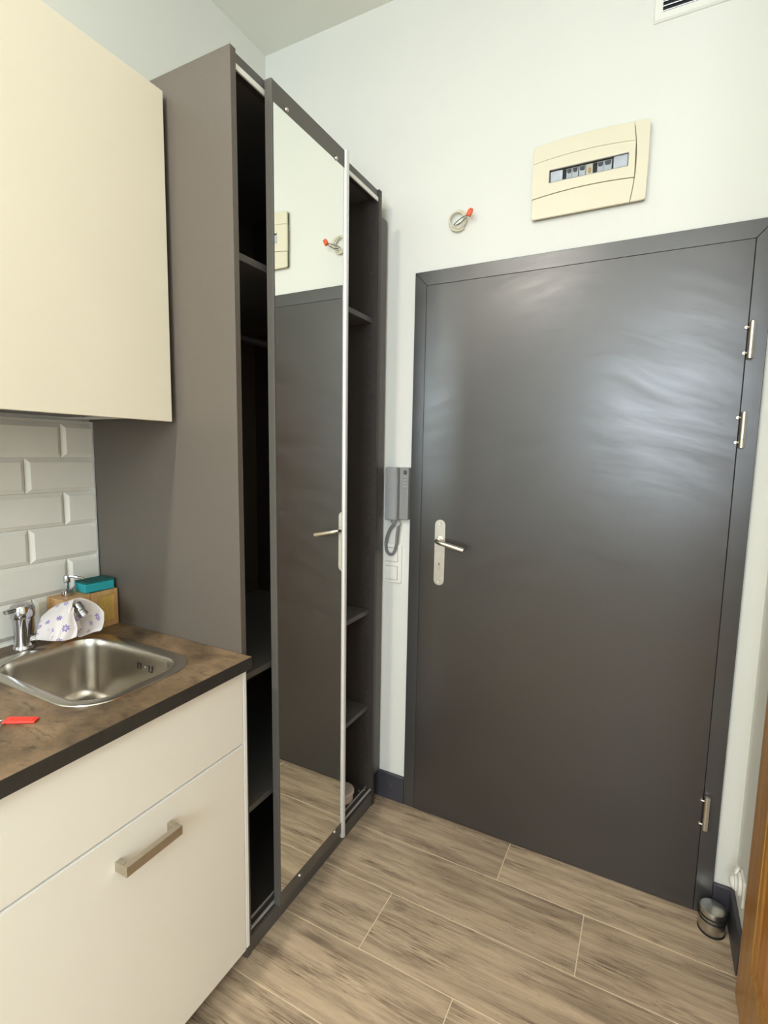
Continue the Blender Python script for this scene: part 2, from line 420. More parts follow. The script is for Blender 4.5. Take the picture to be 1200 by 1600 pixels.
# baseboards
build('baseboard_back', G().prism([(-.012, 0), (-.012, .109), (-.009, .1126), (-.0003, .1126), (-.0003, 0)], 'x', .30, .7025), M['dark_base'], kind='structure')
bb = bpy.data.objects['baseboard_back']
build('screw', G().lathe((.645, -.0118, .062), (0, -1, 0), [(0, .0012), (.003, .0008), (.0035, 0)], 12), M['nickel'], bb)
build('baseboard_back.001', G().prism([(-.012, 0), (-.012, .109), (-.009, .1126), (-.0003, .1126), (-.0003, 0)], 'x', 1.7765, XR - .0005), M['dark_base'], kind='structure')
build('baseboard_right', G().prism([(-.0125, 0), (-.0125, .1126), (-.2076, .1126), (-.2076, .012), (-.198, 0)], 'x', XR - .0125, XR - .0004, .0015), M['dark_base'], kind='structure')

# tiled splashback on the left wall (each glazed tile a piece of the wall)
Z0 = .9035; PZ = .098
build('tile_bed', G().box(.0003, .0085, -2.05, YA - .0035, Z0, 1.5105), M['wgrout'], wl)
def metro(ya, yb, za, zb, cutR=False, cutL=False, cutB=False):
    bm = bmesh.new(); b = .0115; xo, xi = .0205, .0095
    la = 0 if cutL else b; ra = 0 if cutR else b; ba = 0 if cutB else b
    o = [(ya, za), (yb, za), (yb, zb), (ya, zb)]
    i = [(ya + la, za + ba), (yb - ra, za + ba), (yb - ra, zb - b), (ya + la, zb - b)]
    V = [[bm.verts.new((xx, u, v)) for u, v in pl] for pl, xx in ((o, .0082), (o, xi + .002), (i, xo))]
    for A, B in zip(V, V[1:]):
        for k in range(4):
            if (A[k].co - B[k].co).length > 1e-7 or (A[(k+1) % 4].co - B[(k+1) % 4].co).length > 1e-7:
                bm.faces.new((A[k], A[(k + 1) % 4], B[(k + 1) % 4], B[k]))
    bm.faces.new(V[2]); bm.faces.new(V[0][::-1])
    bmesh.ops.recalc_face_normals(bm, faces=bm.faces)
    q = G(); q._merge(bm); return q
for k in range(7):
    zt_ = 1.5 - PZ * k; zb_ = zt_ - PZ + .0015
    yj = -.913 if k % 2 == 0 else -1.014
    if zb_ < Z0: zb_ = Z0 + .0005
    if zt_ - zb_ < .006: continue
    edges = [YA - .005, yj]
    while edges[-1] > -2.0: edges.append(edges[-1] - .2)
    for n, (e1, e0) in enumerate(zip(edges, edges[1:])):
        if k == 6: q = G().box(.0082, .0112, e0 + .0007, e1 - .0007, zb_, zt_)
        else: q = metro(e0 + .0007, e1 - .0007, zb_, zt_, cutR=(n == 0))
        build('tile', q, M['tile'], wl)
build('trim_1', G().box(.0003, .0215, YA - .0048, YA - .0022, Z0, 1.51), M['alu'], kind='structure')
build('trim_2', G().prism([(.0205, .9032), (.0275, .9032), (.0210, .9105), (.0205, .9105)], 'y', -2.0, -1.0), M['silicone'], kind='structure')

# ================================================================== ENTRANCE DOOR (door_1)
d1 = thing('door_1', (1.24, 0, 0), None, None, kind='structure')
XF0, XF1, ZF = .7034, 1.7757, 2.0869; XL0, XL1, ZL = .7513, 1.728, 2.0355
ring_o = [(XF0, 0.0), (XF0, ZF), (XF1, ZF), (XF1, 0.0)]; 
g = G(); b = bmesh.new()
g.prism([(XF0, 0), (XF0, ZF), (XL0 - .0008, ZL + .0008), (XL0 - .0008, 0)], 'y', -.012, -.0003, .0015)
g.prism([(XF0, ZF), (XF1, ZF), (XL1 + .0008, ZL + .0008), (XL0 - .0008, ZL + .0008)], 'y', -.012, -.0003, .0015)
g.prism([(XF1, ZF), (XF1, 0), (XL1 + .0008, 0), (XL1 + .0008, ZL + .0008)], 'y', -.012, -.0003, .0015)
build('door_frame', g, M['door_frame'], d1)
leaf = build('door_leaf', G().box(XL0, XL1, -.0155, -.0005, .004, ZL, .0012, 2), M['door'], d1)
# handle plate
def stadium(x0, x1, z0, z1, n=10):
    return rrect(x0, x1, z0, z1, (x1 - x0) / 2 - 1e-5, n)
PX = .8322
hp = build('handle_plate', G().prism(stadium(PX - .021, PX + .021, .9405, 1.1905), 'y', -.019, -.0162, .0008), M['plate'], leaf)
g = G()
g.lathe((PX, -.0188, 1.115), (0, -1, 0), [(.0125, 0), (.0125, .004), (.010, .005), (0, .005)], 28)
g.tube([(PX, -.02, 1.115), (PX, -.045, 1.115), (PX + .003, -.056, 1.114), (PX + .012, -.0615, 1.112), (PX + .03, -.063, 1.108), (PX + .075, -.063, 1.098), (PX + .108, -.062, 1.0905)],
       [.0085, .0085, .0088, .009, .009, .0095, .0105], 14)
build('handle_lever', g, M['nickel'], leaf)
g = G(); g.cyl((PX, -.0186, 1.022), (PX, -.0205, 1.022), .0072, seg=20).box(PX - .004, PX + .004, -.0200, -.0186, 1.000, 1.022, .001)
kc = build('key_cylinder', g, M['nickel'], leaf)
g = G(); g.box(PX - .0014, PX + .0014, -.0212, -.0203, 1.018, 1.027)
build('keyway', g, M['black'], leaf)
for zz in (1.176, .956):
    build('screw', G().lathe((PX, -.0188, zz), (0, -1, 0), [(.0045, 0), (.004, .001), (.002, .0004), (0, .0004)], 14), M['nickel'], leaf)
# hinges
for z0, z1 in ((1.712, 1.814), (1.464, 1.566), (.288, .397)):
    g = G(); xx = 1.738
    g.lathe((xx, -.0235, z0), (0, 0, 1), [(0, 0), (.0068, 0), (.0078, .001), (.0078, .0235), (.0070, .024), (.0070, .0248), (.0078, .0253), (.0078, z1 - z0 - .001), (.0068, z1 - z0), (0, z1 - z0)], 20)
    hg = build('hinge', g, M['nickel'], d1)
    g = G()
    for zz in (z0 + .016, z1 - .016):
        g.cyl((xx - .014, -.0160, zz), (xx - .014, -.0205, zz), .0042, seg=12)
        g.cyl((xx - .014, -.0205, zz), (xx, -.0225, zz), .0026, seg=8)
    build('hinge_pin', g, M['nickel'], hg)

# ================================================================== PINE DOOR (door_2) on the right wall
XD = 1.812
d2 = thing('door_2', (XR, -.68, 0), None, None, kind='structure')
y1, y0 = -.262, -1.10
g = G()
build('stile', G().box(XD, XR - .0005, y1 - .13, y1, .005, 2.02, .0025, 2), M['pine'], d2)
build('stile', G().box(XD, XR - .0005, y0, y0 + .13, .005, 2.02, .0025, 2), M['pine'], d2)
for z0, z1 in ((.006, .205), (.93, 1.08), (1.88, 2.019)):
    build('rail', G().box(XD + .0003, XR - .0005, y0 + .1302, y1 - .1302, z0, z1, .002, 1), M['pine'], d2)
for z0, z1 in ((.205, .93), (1.08, 1.88)):
    pa = build('panel', G().box(XD + .008, XR - .0005, y0 + .131, y1 - .131, z0 + .001, z1 - .001), M['pine_panel'], d2)
    a, b_ = y0 + .131, y1 - .131
    o = [(a, z0 + .001), (b_, z0 + .001), (b_, z1 - .001), (a, z1 - .001)]; k = .022
    i = [(a + k, z0 + k), (b_ - k, z0 + k), (b_ - k, z1 - k), (a + k, z1 - k)]
    bm = bmesh.new()
    A = [bm.verts.new((XD + .0015, u, v)) for u, v in o]; B = [bm.verts.new((XD + .004, (u + p) / 2, (v + q) / 2)) for (u, v), (p, q) in zip(o, i)]; C = [bm.verts.new((XD + .0079, u, v)) for u, v in i]
    for P_, Q_ in ((A, B), (B, C)):
        for n in range(4): bm.faces.new((P_[n], P_[(n + 1) % 4], Q_[(n + 1) % 4], Q_[n]))
    q = G(); q._merge(bm); build('moulding', q, M['pine'], pa)

# ================================================================== WARDROBE
TILT = -.006
def lean(o_):  # the carcass leans a little towards the room
    return o_
def shear(g):
    for v in g.bm.verts: v.co.y += TILT * (v.co.z - 1.18)
    return g
D = .5958; T = .0185; H = 2.36
W_ = thing('wardrobe', (D / 2, (YA + YB) / 2, 0), 'tall anthracite open wardrobe with one mirrored sliding door, standing between kitchenette and entrance door', 'wardrobe')
def wp(name, g, mat, parent=W_, **k): return build(name, shear(g), mat, parent, **k)
wp('side_panel', G().box(.004, D, YA, YA + T, 0, H, .0007), M['wardrobe'])
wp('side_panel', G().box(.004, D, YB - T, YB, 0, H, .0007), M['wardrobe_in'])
IY0, IY1 = YA + T + .0003, YB - T - .0003
wp('top_panel', G().box(.006, D - .006, IY0, IY1, H - .026, H - .003, .0005), M['wardrobe_edge'])
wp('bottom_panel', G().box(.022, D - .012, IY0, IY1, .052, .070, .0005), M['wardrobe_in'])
wp('plinth', G().box(D - .016, D - .003, IY0, IY1, .0005, .0515, .0006), M['wardrobe_edge'])
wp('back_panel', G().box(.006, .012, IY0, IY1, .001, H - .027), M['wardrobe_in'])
for zz in (1.905, .806, .410):
    wp('shelf', G().box(.014, D - .024, IY0, IY1, zz, zz + .018, .0006), M['wardrobe_edge'])
wp('clothes_rail', G().cyl((.30, IY0, 1.80), (.30, IY1, 1.80), .0125, seg=16), M['wardrobe_in'])
g = G(); g.box(D - .009, D - .004, IY0, IY1, H - .0400, H - .0265, .0005)
wp('top_track', g, M['track'])
wp('top_guide', G().box(D - .034, D - .0093, IY0, IY1, H - .032, H - .0265), M['wardrobe_in'])
g = G(); g.box(D - .011, D - .0035, IY0, IY1, .0703, .0735, .0004).box(D - .030, D - .0275, IY0, IY1, .0703, .0775, .0003)
wp('bottom_track', g, M['alu'])
# rows of shelf-pin holes on the far side panel
g = G(); z = .13
while z < 2.29:
    if not any(abs(z - s_) < .016 for s_ in (1.914, .815, .419)):
        for xx in (.566, .10):
            g.lathe((xx, YB - T - .0001, z), (0, -1, 0), [(0, .0007), (.0026, .0006), (.0028, 0)], 8)
    z += .032
wp('shelf_pin_hole', g, M['nickel'], kind='stuff')
wp('bracket_clip', G().box(D - .03, D - .02, YA + T, YA + T + .008, 1.588, 1.610, .002), M['white_plastic'])
wp('track_screw', G().lathe((.572, IY1 - .022, .0768), (0, 0, 1), [(0, .004), (.004, .003), (.005, 0)], 12).lathe((.552, IY1 - .030, .0705), (0, 0, 1), [(0, .004), (.004, .003), (.005, 0)], 12), M['nickel'])
# filler strip between wardrobe and door wall
wp('filler_strip', G().box(.570, .5875, YB + .0008, -.0125, .118, 2.283, .0008), M['wardrobe_edge'])
# sliding mirror door
XM0, XM1 = .5975, .6186; DY0, DY1 = -.7015, -.3575; DZ0, DZ1 = .0743, 2.3512
g = G()
g.box(XM0, XM1 - .0005, DY0, DY1, DZ0, DZ1, .0006)
dr = wp('sliding_door', g, M['door_panel'])
wp('mirror', G().box(XM1 - .0006, XM1, DY0 + .0065, DY1 - .001, .1187, 2.2992), M['mirror'], dr)
g = G()
g.box(XM1 - .0006, XM1 + .001, DY0 + .0005, DY0 + .0062, DZ0 + .001, DZ1 - .001, .0003)
wp('stile_edge', g, M['wardrobe_edge'], dr)
g = G(); g.tube([(.618, -.3495, .058), (.618, -.3495, 2.352)], .0098, 16, flat=1.0)
g.box(.600, .618, -.3572, -.3420, .062, 2.346, .001)
wp('handle_profile', g, M['alu'], dr)
for yy, zz in ((-.642, 2.309), (-.407, 2.305), (-.604, .103), (-.403, .112)):
    wp('mirror_clip', G().lathe((XM1, yy, zz), (1, 0, 0), [(0, .005), (.0045, .004), (.0065, .001), (.0065, 0)], 16), M['steel'], dr)

# small round tin on the wardrobe floor
t = thing('round_box', (.520, -.190, .0705), 'small round pale pink lidded box on the wardrobe floor beside the aluminium edge', 'box')
build('body', G().lathe((.520, -.190, .0705), (0, 0, 1), [(0, 0), (.040, 0), (.043, .004), (.043, .030), (0, .030)], 36), M['jar'], t)
build('lid', G().lathe((.520, -.190, .0985), (0, 0, 1), [(.0455, 0), (.047, .003), (.047, .012), (.044, .016), (.030, .0175), (.028, .016), (0, .016)], 36), M['jar'], t)

# ================================================================== KITCHENETTE
def handle_bar(parent, yc, zc_, half, xf):
    g = G(); hh = .0105
    g.box(xf + .022, xf + .036, yc - half, yc + half, zc_ - hh, zc_ + hh, .0008)
    g.box(xf - .001, xf + .022, yc - half, yc - half + .012, zc_ - hh, zc_ + hh, .0008)
    g.box(xf - .001, xf + .022, yc + half - .012, yc + half, zc_ - hh, zc_ + hh, .0008)
    return build('handle', g, M['handle'], parent, label='square brushed steel bar handle')
YK = -.8308; XK = .6133
def base_cab(ya, yb, label, gable):
    t = thing('base_cabinet', (.3, (ya + yb) / 2, 0), label, 'cabinet')
    g = G(); X0 = .024; X1 = XK - .019
    g.box(X0, X1, yb, yb + .016, .056, .8705).box(X0, X1, ya - .016, ya, .056, .8705).box(X0, X1, yb + .016, ya - .016, .056, .072)
    g.box(X0, X0 + .008, yb + .016, ya - .016, .072, .8705)
    build('carcass', g, M['carcass'], t)
    build('plinth', G().box(.54, .556, yb, ya + (.012 if gable else 0), 0.0005, .0555), M['black'], t)
    if gable: build('gable_panel', G().box(.024, XK + .0004, ya + .0008, ya + .0118, .0605, .8705, .0005), M['white_edge'], t, label='white end panel')
    a, b_ = ya - .0012, yb + .0015
    build('drawer_front', G().box(XK - .018, XK, b_, a, .6665, .8605, .0008), M['cream'], t)
    build('front_edge', G().box(XK - .0178, XK + .0003, b_, a, .6583, .6618, .0003), M['white_edge'], t)
    df = build('drawer_front', G().box(XK - .018, XK, b_, a, .0575, .6580, .0008), M['cream'], t)
    handle_bar(df, (-1.1325 if gable else -1.732), .5925, .0690, XK)
    return t
base_cab(YK, -1.4305, 'cream sink cabinet with plain upper front and one steel bar handle below', True)
base_cab(-1.4315, -2.03, 'cream base cabinet beyond the sink cabinet, under the near end of the worktop', False)

# worktop with a cut-out for the sink
SX0, SX1, SY0, SY1 = .108, .549, -1.214, -.902
BX0, BX1, BY0, BY1 = .136, .521, -1.188, -.932
wt = thing('worktop', (.32, -1.42, .8715), 'brown stone-patterned worktop with dark front edge on the cream cabinets', 'worktop')
o_ = rrect(BX0 - .006, BX1 + .006, BY0 - .006, BY1 + .006, .07, 6)
n = len(o_)
X0, X1, Y0, Y1 = .0005, .6335, -2.04, YA - .0012
def radial(pts, c, x0, x1, y0, y1):
    out = []
    for px, py in pts:
        dx, dy = px - c[0], py - c[1]
        k = min((x1 - c[0]) / dx if dx > 1e-9 else 1e9, (x0 - c[0]) / dx if dx < -1e-9 else 1e9,
                (y1 - c[1]) / dy if dy > 1e-9 else 1e9, (y0 - c[1]) / dy if dy < -1e-9 else 1e9)
        out.append((c[0] + dx * k, c[1] + dy * k))
    return out
c_ = ((BX0 + BX1) / 2, (BY0 + BY1) / 2)
yl_, yr_ = SY0 - .06, SY1 + .03
outer = radial(o_, c_, .0005, X1, yl_, Y1)
# put exact corners in
for cx, cy in ((.0005, yl_), (X1, yl_), (X1, Y1), (.0005, Y1)):
    i = min(range(n), key=lambda q: (outer[q][0] - cx) ** 2 + (outer[q][1] - cy) ** 2); outer[i] = (cx, cy)
g = G(); g.frame(outer, o_, 'z', .8718, .903)
g.box(.0005, X1, Y0, yl_, .8718, .903)
bmesh.ops.remove_doubles(g.bm, verts=g.bm.verts, dist=1e-6)
build('worktop_slab', g, M['worktop'], wt)
build('edge_strip', G().box(X1 + .0001, .6348, Y0, Y1, .8716, .9029, .0004), M['worktop_edge'], wt)

# sink
sk = thing('kitchen_sink', ((SX0 + SX1) / 2, (SY0 + SY1) / 2, .903), 'rounded rectangular stainless steel inset sink in the worktop', 'sink')
def loops(spec, n=7):
    bm = bmesh.new(); R_ = []
    for (x0, x1, y0, y1, r, z) in spec:
        R_.append([bm.verts.new((x, y, z)) for x, y in rrect(x0, x1, y0, y1, r, n)])
    for A, B in zip(R_, R_[1:]):
        for i in range(len(A)): bm.faces.new((A[i], A[(i + 1) % len(A)], B[(i + 1) % len(A)], B[i])).smooth = True
    return bm, R_
def ins(d, z, r): return (BX0 + d, BX1 - d, BY0 + d, BY1 - d, r, z)
bm, R_ = loops([(SX0 + .002, SX1 - .002, SY0 + .002, SY1 - .002, .090, .9031), (SX0, SX1, SY0, SY1, .092, .9036), (SX0 + .001, SX1 - .001, SY0 + .001, SY1 - .001, .091, .9058),
                (SX0 + .004, SX1 - .004, SY0 + .004, SY1 - .004, .088, .9068), (BX0 - .010, BX1 + .010, BY0 - .010, BY1 + .010, .076, .9060), ins(-.003, .9052, .069),
                ins(.001, .9035, .066), ins(.003, .899, .064), ins(.005, .880, .062), ins(.010, .800, .060), ins(.014, .765, .058), ins(.020, .750, .056), ins(.032, .740, .050), ins(.055, .736, .042), ins(.105, .734, .018)], 8)
bm.faces.new(R_[-1])
bmesh.ops.recalc_face_normals(bm, faces=bm.faces)
q = G(); me = bpy.data.meshes.new('t'); bm.to_mesh(me); bm.free(); q.bm.from_mesh(me)
o = build('basin', q, M['sink'], sk)
if o.data.polygons[-1].normal.z < 0: o.data.flip_normals()
build('drain', G().lathe((c_[0], c_[1], .7342), (0, 0, 1), [(.040, 0), (.0425, .0015), (.036, .002), (.032, .0005), (.012, .0008), (0, .003)], 32), M['chrome'], sk)
g = G()
yw = BY1 - .0065
for dx, w_ in ((-.030, .004), (-.018, .003), (.014, .003), (.026, .004)):
    g.box(.375 + dx, .375 + dx + w_, yw - .0004, yw + .0002, .853, .871)
g.box(.375 - .024, .375 - .018, yw - .0004, yw + .0002, .867, .870).box(.375 + .020, .375 + .026, yw - .0004, yw + .0002, .853, .856)
build('overflow_slot', g, M['black'], sk, kind='stuff')
build('overflow_screw', G().lathe((.374, yw, .861), (0, -1, 0), [(0, .003), (.004, .002), (.005, 0)], 14), M['chrome'], sk)

# tap
tp = thing('kitchen_tap', (.075, -1.072, .903), 'chrome single-lever mixer tap at the wall side of the sink', 'tap')
g = G()
g.lathe((.075, -1.072, .903), (0, 0, 1), [(0, 0), (.0265, 0), (.0265, .003), (.0245, .006), (.0235, .010), (.0228, .040), (.0235, .066), (.0245, .080), (.0245, .083), (0, .083)], 40)
build('tap_body', g, M['chrome'], tp)
g = G()
g.lathe((.075, -1.072, .986), (0, 0, 1), [(0, 0), (.026, 0), (.0280, .003), (.0285, .014), (.0280, .026), (.0245, .0335), (.016, .0375), (0, .039)], 40)
g.tube([(.078, -1.082, 1.010), (.082, -1.096, 1.012), (.086, -1.108, 1.0125), (.089, -1.118, 1.012)], [.0125, .0105, .0090, .0078], 12, flat=.72)
build('lever', g, M['chrome'], tp)
sp = [(.083, -1.066, .922), (.102, -1.052, .930), (.125, -1.035, .945), (.150, -1.015, .968), (.172, -.998, .990), (.183, -.989, 1.002)]
build('spout', G().tube(sp, [.0125, .0115, .0105, .0105, .0105, .0105], 16), M['chrome'], tp)
g = G(); ax = Vector((.55, .28, -.85)).normalized()
g.lathe(Vector((.178, -.994, 1.018)), ax, [(0, 0), (.0125, .001), (.0135, .004), (.0135, .022), (.0120, .024), (.0120, .030), (.0128, .031), (.0128, .040), (.010, .041), (.009, .036), (0, .036)], 32)
build('aerator', g, M['chrome'], tp)

# cloth draped over the spout: near layer and far layer meeting on the spout
def catmull(p0, p1, p2, p3, t):
    return .5 * ((2 * p1) + (-p0 + p2) * t + (2 * p0 - 5 * p1 + 4 * p2 - p3) * t * t + (-p0 + 3 * p1 - 3 * p2 + p3) * t ** 3)
def resample(row, k):
    row = [Vector(p) for p in row]; out = []
    for i in range(len(row) - 1):
        P = [row[max(i - 1, 0)], row[i], row[i + 1], row[min(i + 2, len(row) - 1)]]
        for j in range(k): out.append(catmull(*P, j / k))
    out.append(row[-1]); return out
def sheet(rows, k, ripple, uv0, uv1, rip_n=5.0):
    rr = [resample(r, k) for r in rows]
    cols = [resample([r[i] for r in rr], k) for i in range(len(rr[0]))]
    nu, nv = len(cols), len(cols[0]); bm = bmesh.new(); uvl = bm.loops.layers.uv.new('UVMap')
    V = []
    for i in range(nu):
        V.append([])
        for j in range(nv):
            u, v = i / (nu - 1), j / (nv - 1); p = cols[i][j].copy()
            a = ripple * v * math.sin(u * rip_n * math.pi + v * 1.7)
            p += Vector((.54, -.80, .25)) * a
            V[-1].append(bm.verts.new(p))
    for i in range(nu - 1):
        for j in range(nv - 1):
            f = bm.faces.new((V[i][j], V[i + 1][j], V[i + 1][j + 1], V[i][j + 1])); f.smooth = True
            for lp, (a, b) in zip(f.loops, ((i, j), (i + 1, j), (i + 1, j + 1), (i, j + 1))):
                lp[uvl].uv = (uv0[0] + (uv1[0] - uv0[0]) * a / (nu - 1), uv0[1] + (uv1[1] - uv0[1]) * b / (nv - 1))
    return bm
FR = [[(0.102, -1.040, 0.982), (0.112, -1.022, 1.0), (0.139, -1.012, 1.016), (0.167, -1.006, 1.027), (0.190, -1.003, 1.033)],
      [(0.114, -1.054, 0.965), (0.148, -1.048, 0.985), (0.178, -1.037, 1.0), (0.198, -1.026, 1.010), (0.203, -1.017, 1.02)],
      [(0.117, -1.060, 0.945), (0.172, -1.062, 0.962), (0.208, -1.050, 0.976), (0.218, -1.030, 0.982), (0.196, -1.004, 0.990)],
      [(0.115, -1.062, 0.930), (0.176, -1.066, 0.938), (0.220, -1.058, 0.946), (0.234, -1.034, 0.953), (0.226, -1.010, 0.963)]]
BK = [[(0.155, -0.990, 1.026), (0.160, -0.967, 1.025), (0.170, -0.949, 1.015), (0.180, -0.934, 1.0), (0.212, -0.936, 0.985)],
      [(0.140, -0.972, 0.99), (0.152, -0.960, 0.985), (0.170, -0.947, 0.98), (0.188, -0.938, 0.97), (0.230, -0.950, 0.965)],
      [(0.160, -0.985, 0.962), (0.180, -0.976, 0.957), (0.200, -0.969, 0.953), (0.220, -0.966, 0.950), (0.236, -0.962, 0.947)],
      [(0.190, -1.003, 0.945), (0.209, -1.008, 0.936), (0.212, -0.994, 0.936), (0.216, -0.981, 0.939), (0.224, -0.967, 0.943)]]
bmA = sheet(FR, 6, .006, (0, 0), (1.0, 1.1)); bmB = sheet(BK, 6, .0015, (1.25, 0), (1.95, .8), 3.0)
# a third, folded strip gathered in front (the S-folds)
F2 = [[(0.150, -1.026, 1.006), (0.172, -1.020, 1.014), (0.193, -1.016, 1.018), (0.204, -1.012, 1.016)],
      [(0.172, -1.046, 0.986), (0.196, -1.042, 0.992), (0.214, -1.034, 0.996), (0.214, -1.020, 0.998)],
      [(0.186, -1.060, 0.962), (0.216, -1.060, 0.966), (0.236, -1.046, 0.970), (0.236, -1.024, 0.974)],
      [(0.184, -1.066, 0.946), (0.214, -1.068, 0.947), (0.238, -1.056, 0.949), (0.246, -1.032, 0.952)]]
bmC = sheet(F2, 8, .006, (.2, 1.3), (.8, 2.1), 4.0)
for bx in (bmB, bmC):
    me = bpy.data.meshes.new('t'); bx.to_mesh(me); bx.free(); bmA.from_mesh(me)
q = G(); q.bm.free(); q.bm = bmA
o = build('dish_cloth', q, M['cloth'], None, 'white cloth with purple flower print draped over the tap spout', 'cloth')
md = o.modifiers.new('thickness', 'SOLIDIFY'); md.thickness = .0012

# bamboo dispenser set
bs = thing('dispenser_box', (.067, -.905, .903), 'bamboo box with rattan inset, holding the soap pump, in the corner behind the sink', 'box')
BZ = 1.013
build('bamboo_case', G().box(.028, .108, -.985, -.908, .9035, BZ, .002, 2), M['bamboo'], bs)
g = G(); a0, a1, z0, z1 = -.907, -.823, .9035, BZ; i0, i1, j0, j1 = -.884, -.834, .921, .999
g.frame([(a0, z0), (a1, z0), (a1, z1), (a0, z1)], [(i0, j0), (i1, j0), (i1, j1), (i0, j1)], 'x', .100, .108)
g.box(.030, .036, a0, a1, z0, z1).box(.036, .100, a0, a0 + .006, z0, z1).box(.036, .100, a1 - .006, a1, z0, z1).box(.036, .100, a0 + .006, a1 - .006, z0, z0 + .006)
build('bamboo_frame', g, M['bamboo'], bs)
build('tray_insert', G().box(.037, .0985, a0 + .0065, a1 - .0065, z0 + .0065, BZ - .003), M['rattan_back'], bs)
g = G()
n = 11
for i in range(n): 
    yy = i0 + (i1 - i0) * (i + .5) / n; g.box(.1015, .1032, yy - .0011, yy + .0011, j0 - .001, j1 + .001)
n = 18
for i in range(n):
    zz = j0 + (j1 - j0) * (i + .5) / n; g.box(.1030, .1046, i0 - .001, i1 + .001, zz - .0010, zz + .0010)
build('rattan_weave', g, M['rattan'], bs, kind='stuff')
pm = thing('soap_pump', (.062, -.945, BZ), 'chrome soap pump standing in the bamboo box', 'soap dispenser')
g = G(); g.lathe((.062, -.945, BZ + .0003), (0, 0, 1), [(0, 0), (.0155, 0), (.016, .003), (.015, .014), (.010, .018), (.0055, .019), (.0055, .036), (0, .036)], 28)
build('collar', g, M['chrome'], pm)
g = G(); g.lathe((.062, -.945, BZ + .037), (0, 0, 1), [(0, 0), (.008, 0), (.0088, .004), (.0085, .018), (.007, .021), (0, .022)], 24)
g.tube([(.062, -.945, BZ + .054), (.074, -.935, BZ + .054), (.090, -.922, BZ + .050), (.096, -.917, BZ + .046)], [.0045, .0040, .0034, .0030], 10)
build('pump_head', g, M['chrome'], pm)
spg = thing('sponge', (.068, -.866, BZ), 'teal sponge with dark green scouring side lying on the bamboo box', 'sponge')
def rotbox(cx, cy, hx, hy, z0, z1, ang, bev, seg=2, sq=0.0):
    g = G(); g.box(-hx, hx, -hy, hy, z0, z1, bev, seg)
    for v in g.bm.verts:
        k = 1 - sq * (1 - (v.co.z - z0) / (z1 - z0)); x, y = v.co.x * k, v.co.y
        v.co.x = cx + x * math.cos(ang) - y * math.sin(ang); v.co.y = cy + x * math.sin(ang) + y * math.cos(ang)
    return g
build('foam', rotbox(.070, -.868, .030, .043, BZ + .0004, BZ + .027, math.radians(-6), .003, 2, .06), M['teal'], spg)
build('scouring_pad', rotbox(.070, -.868, .0295, .0425, BZ + .0268, BZ + .032, math.radians(-6), .0015), M['teal_dark'], spg)

# keys
kt = thing('key_tag', (.465, -1.287, .903), 'red plastic key tag with ring and key lying on the brown worktop', 'key tag')
g = G(); g.box(-.030, .030, -.0115, .0115, 0.0003, .0055, .002, 2)
for v in g.bm.verts:
    if v.co.x > .02: v.co.y *= .78
g.box(-.018, .016, -.0012, .0012, .0054, .0062).box(.020, .024, -.007, .007, .0054, .0062)
a = math.radians(31); 
for v in g.bm.verts: x, y, z = v.co; v.co = Vector((.470 + x * math.cos(a) - y * math.sin(a), -1.284 + x * math.sin(a) + y * math.cos(a), .903 + z))
build('tag_body', g, M['red'], kt)
g = G(); pts = [(.447 + .012 * math.cos(t * math.tau / 28), -1.313 + .012 * math.sin(t * math.tau / 28), .9052 + .0018 * math.sin(t * math.tau / 28)) for t in range(29)]
g.tube(pts, .0011, 8); build('key_ring', g, M['steel'], kt)
g = G(); g.prism(rrect(.452, .476, -1.350, -1.322, .0115, 6), 'z', .9034, .9056, .0004).prism([(.452, -1.345), (.466, -1.352), (.440, -1.392), (.432, -1.388)], 'z', .9034, .9056, .0003)
build('key', g, M['steel'], kt)

# wall cabinet
t = thing('wall_cabinet', (.19, -1.14, 1.505), 'tall cream wall cabinet mounted above the sink', 'cabinet')
UY = -.838; UX = .3855; UZ0, UZ1 = 1.5052, 2.3105
g = G(); X1 = UX - .020
g.box(.0005, X1, UY - .016, UY - .0008, UZ0 + .010, UZ1 - .001).box(.0005, X1, -1.437, -1.421, UZ0 + .010, UZ1 - .001)
g.box(.0005, X1, -1.421, UY - .016, UZ1 - .017, UZ1 - .001).box(.0005, X1, -1.421, UY - .016, UZ0 + .035, UZ0 + .051).box(.0005, .008, -1.421, UY - .016, UZ0 + .051, UZ1 - .017)
build('carcass', g, M['carcass'], t)
build('cabinet_door', G().box(UX - .0185, UX, -1.4355, UY, UZ0, UZ1, .001, 2), M['cream_up'], t)
build('hood_panel', G().box(.045, .215, -1.418, -.905, UZ0 + .013, UZ0 + .0345, .002), M['hood'], t)
build('hood_visor', G().box(.225, .352, -1.418, -.890, UZ0 + .016, UZ0 + .0345, .002), M['intercom'], t)
build('light_rail', G().box(.0085, .030, -1.418, UY - .018, UZ0 + .010, UZ0 + .0345), M['alu'], t)
t = thing('wall_cabinet', (.19, -1.745, 1.505), 'cream wall cabinet beside the first one, over the near end of the worktop', 'cabinet')
build('carcass', G().box(.0005, UX - .020, -2.035, -1.438, UZ0 + .010, UZ1 - .001), M['carcass'], t)
build('cabinet_door', G().box(UX - .0185, UX, -2.035, -1.4385, UZ0, UZ1, .001, 2), M['cream_up'], t)

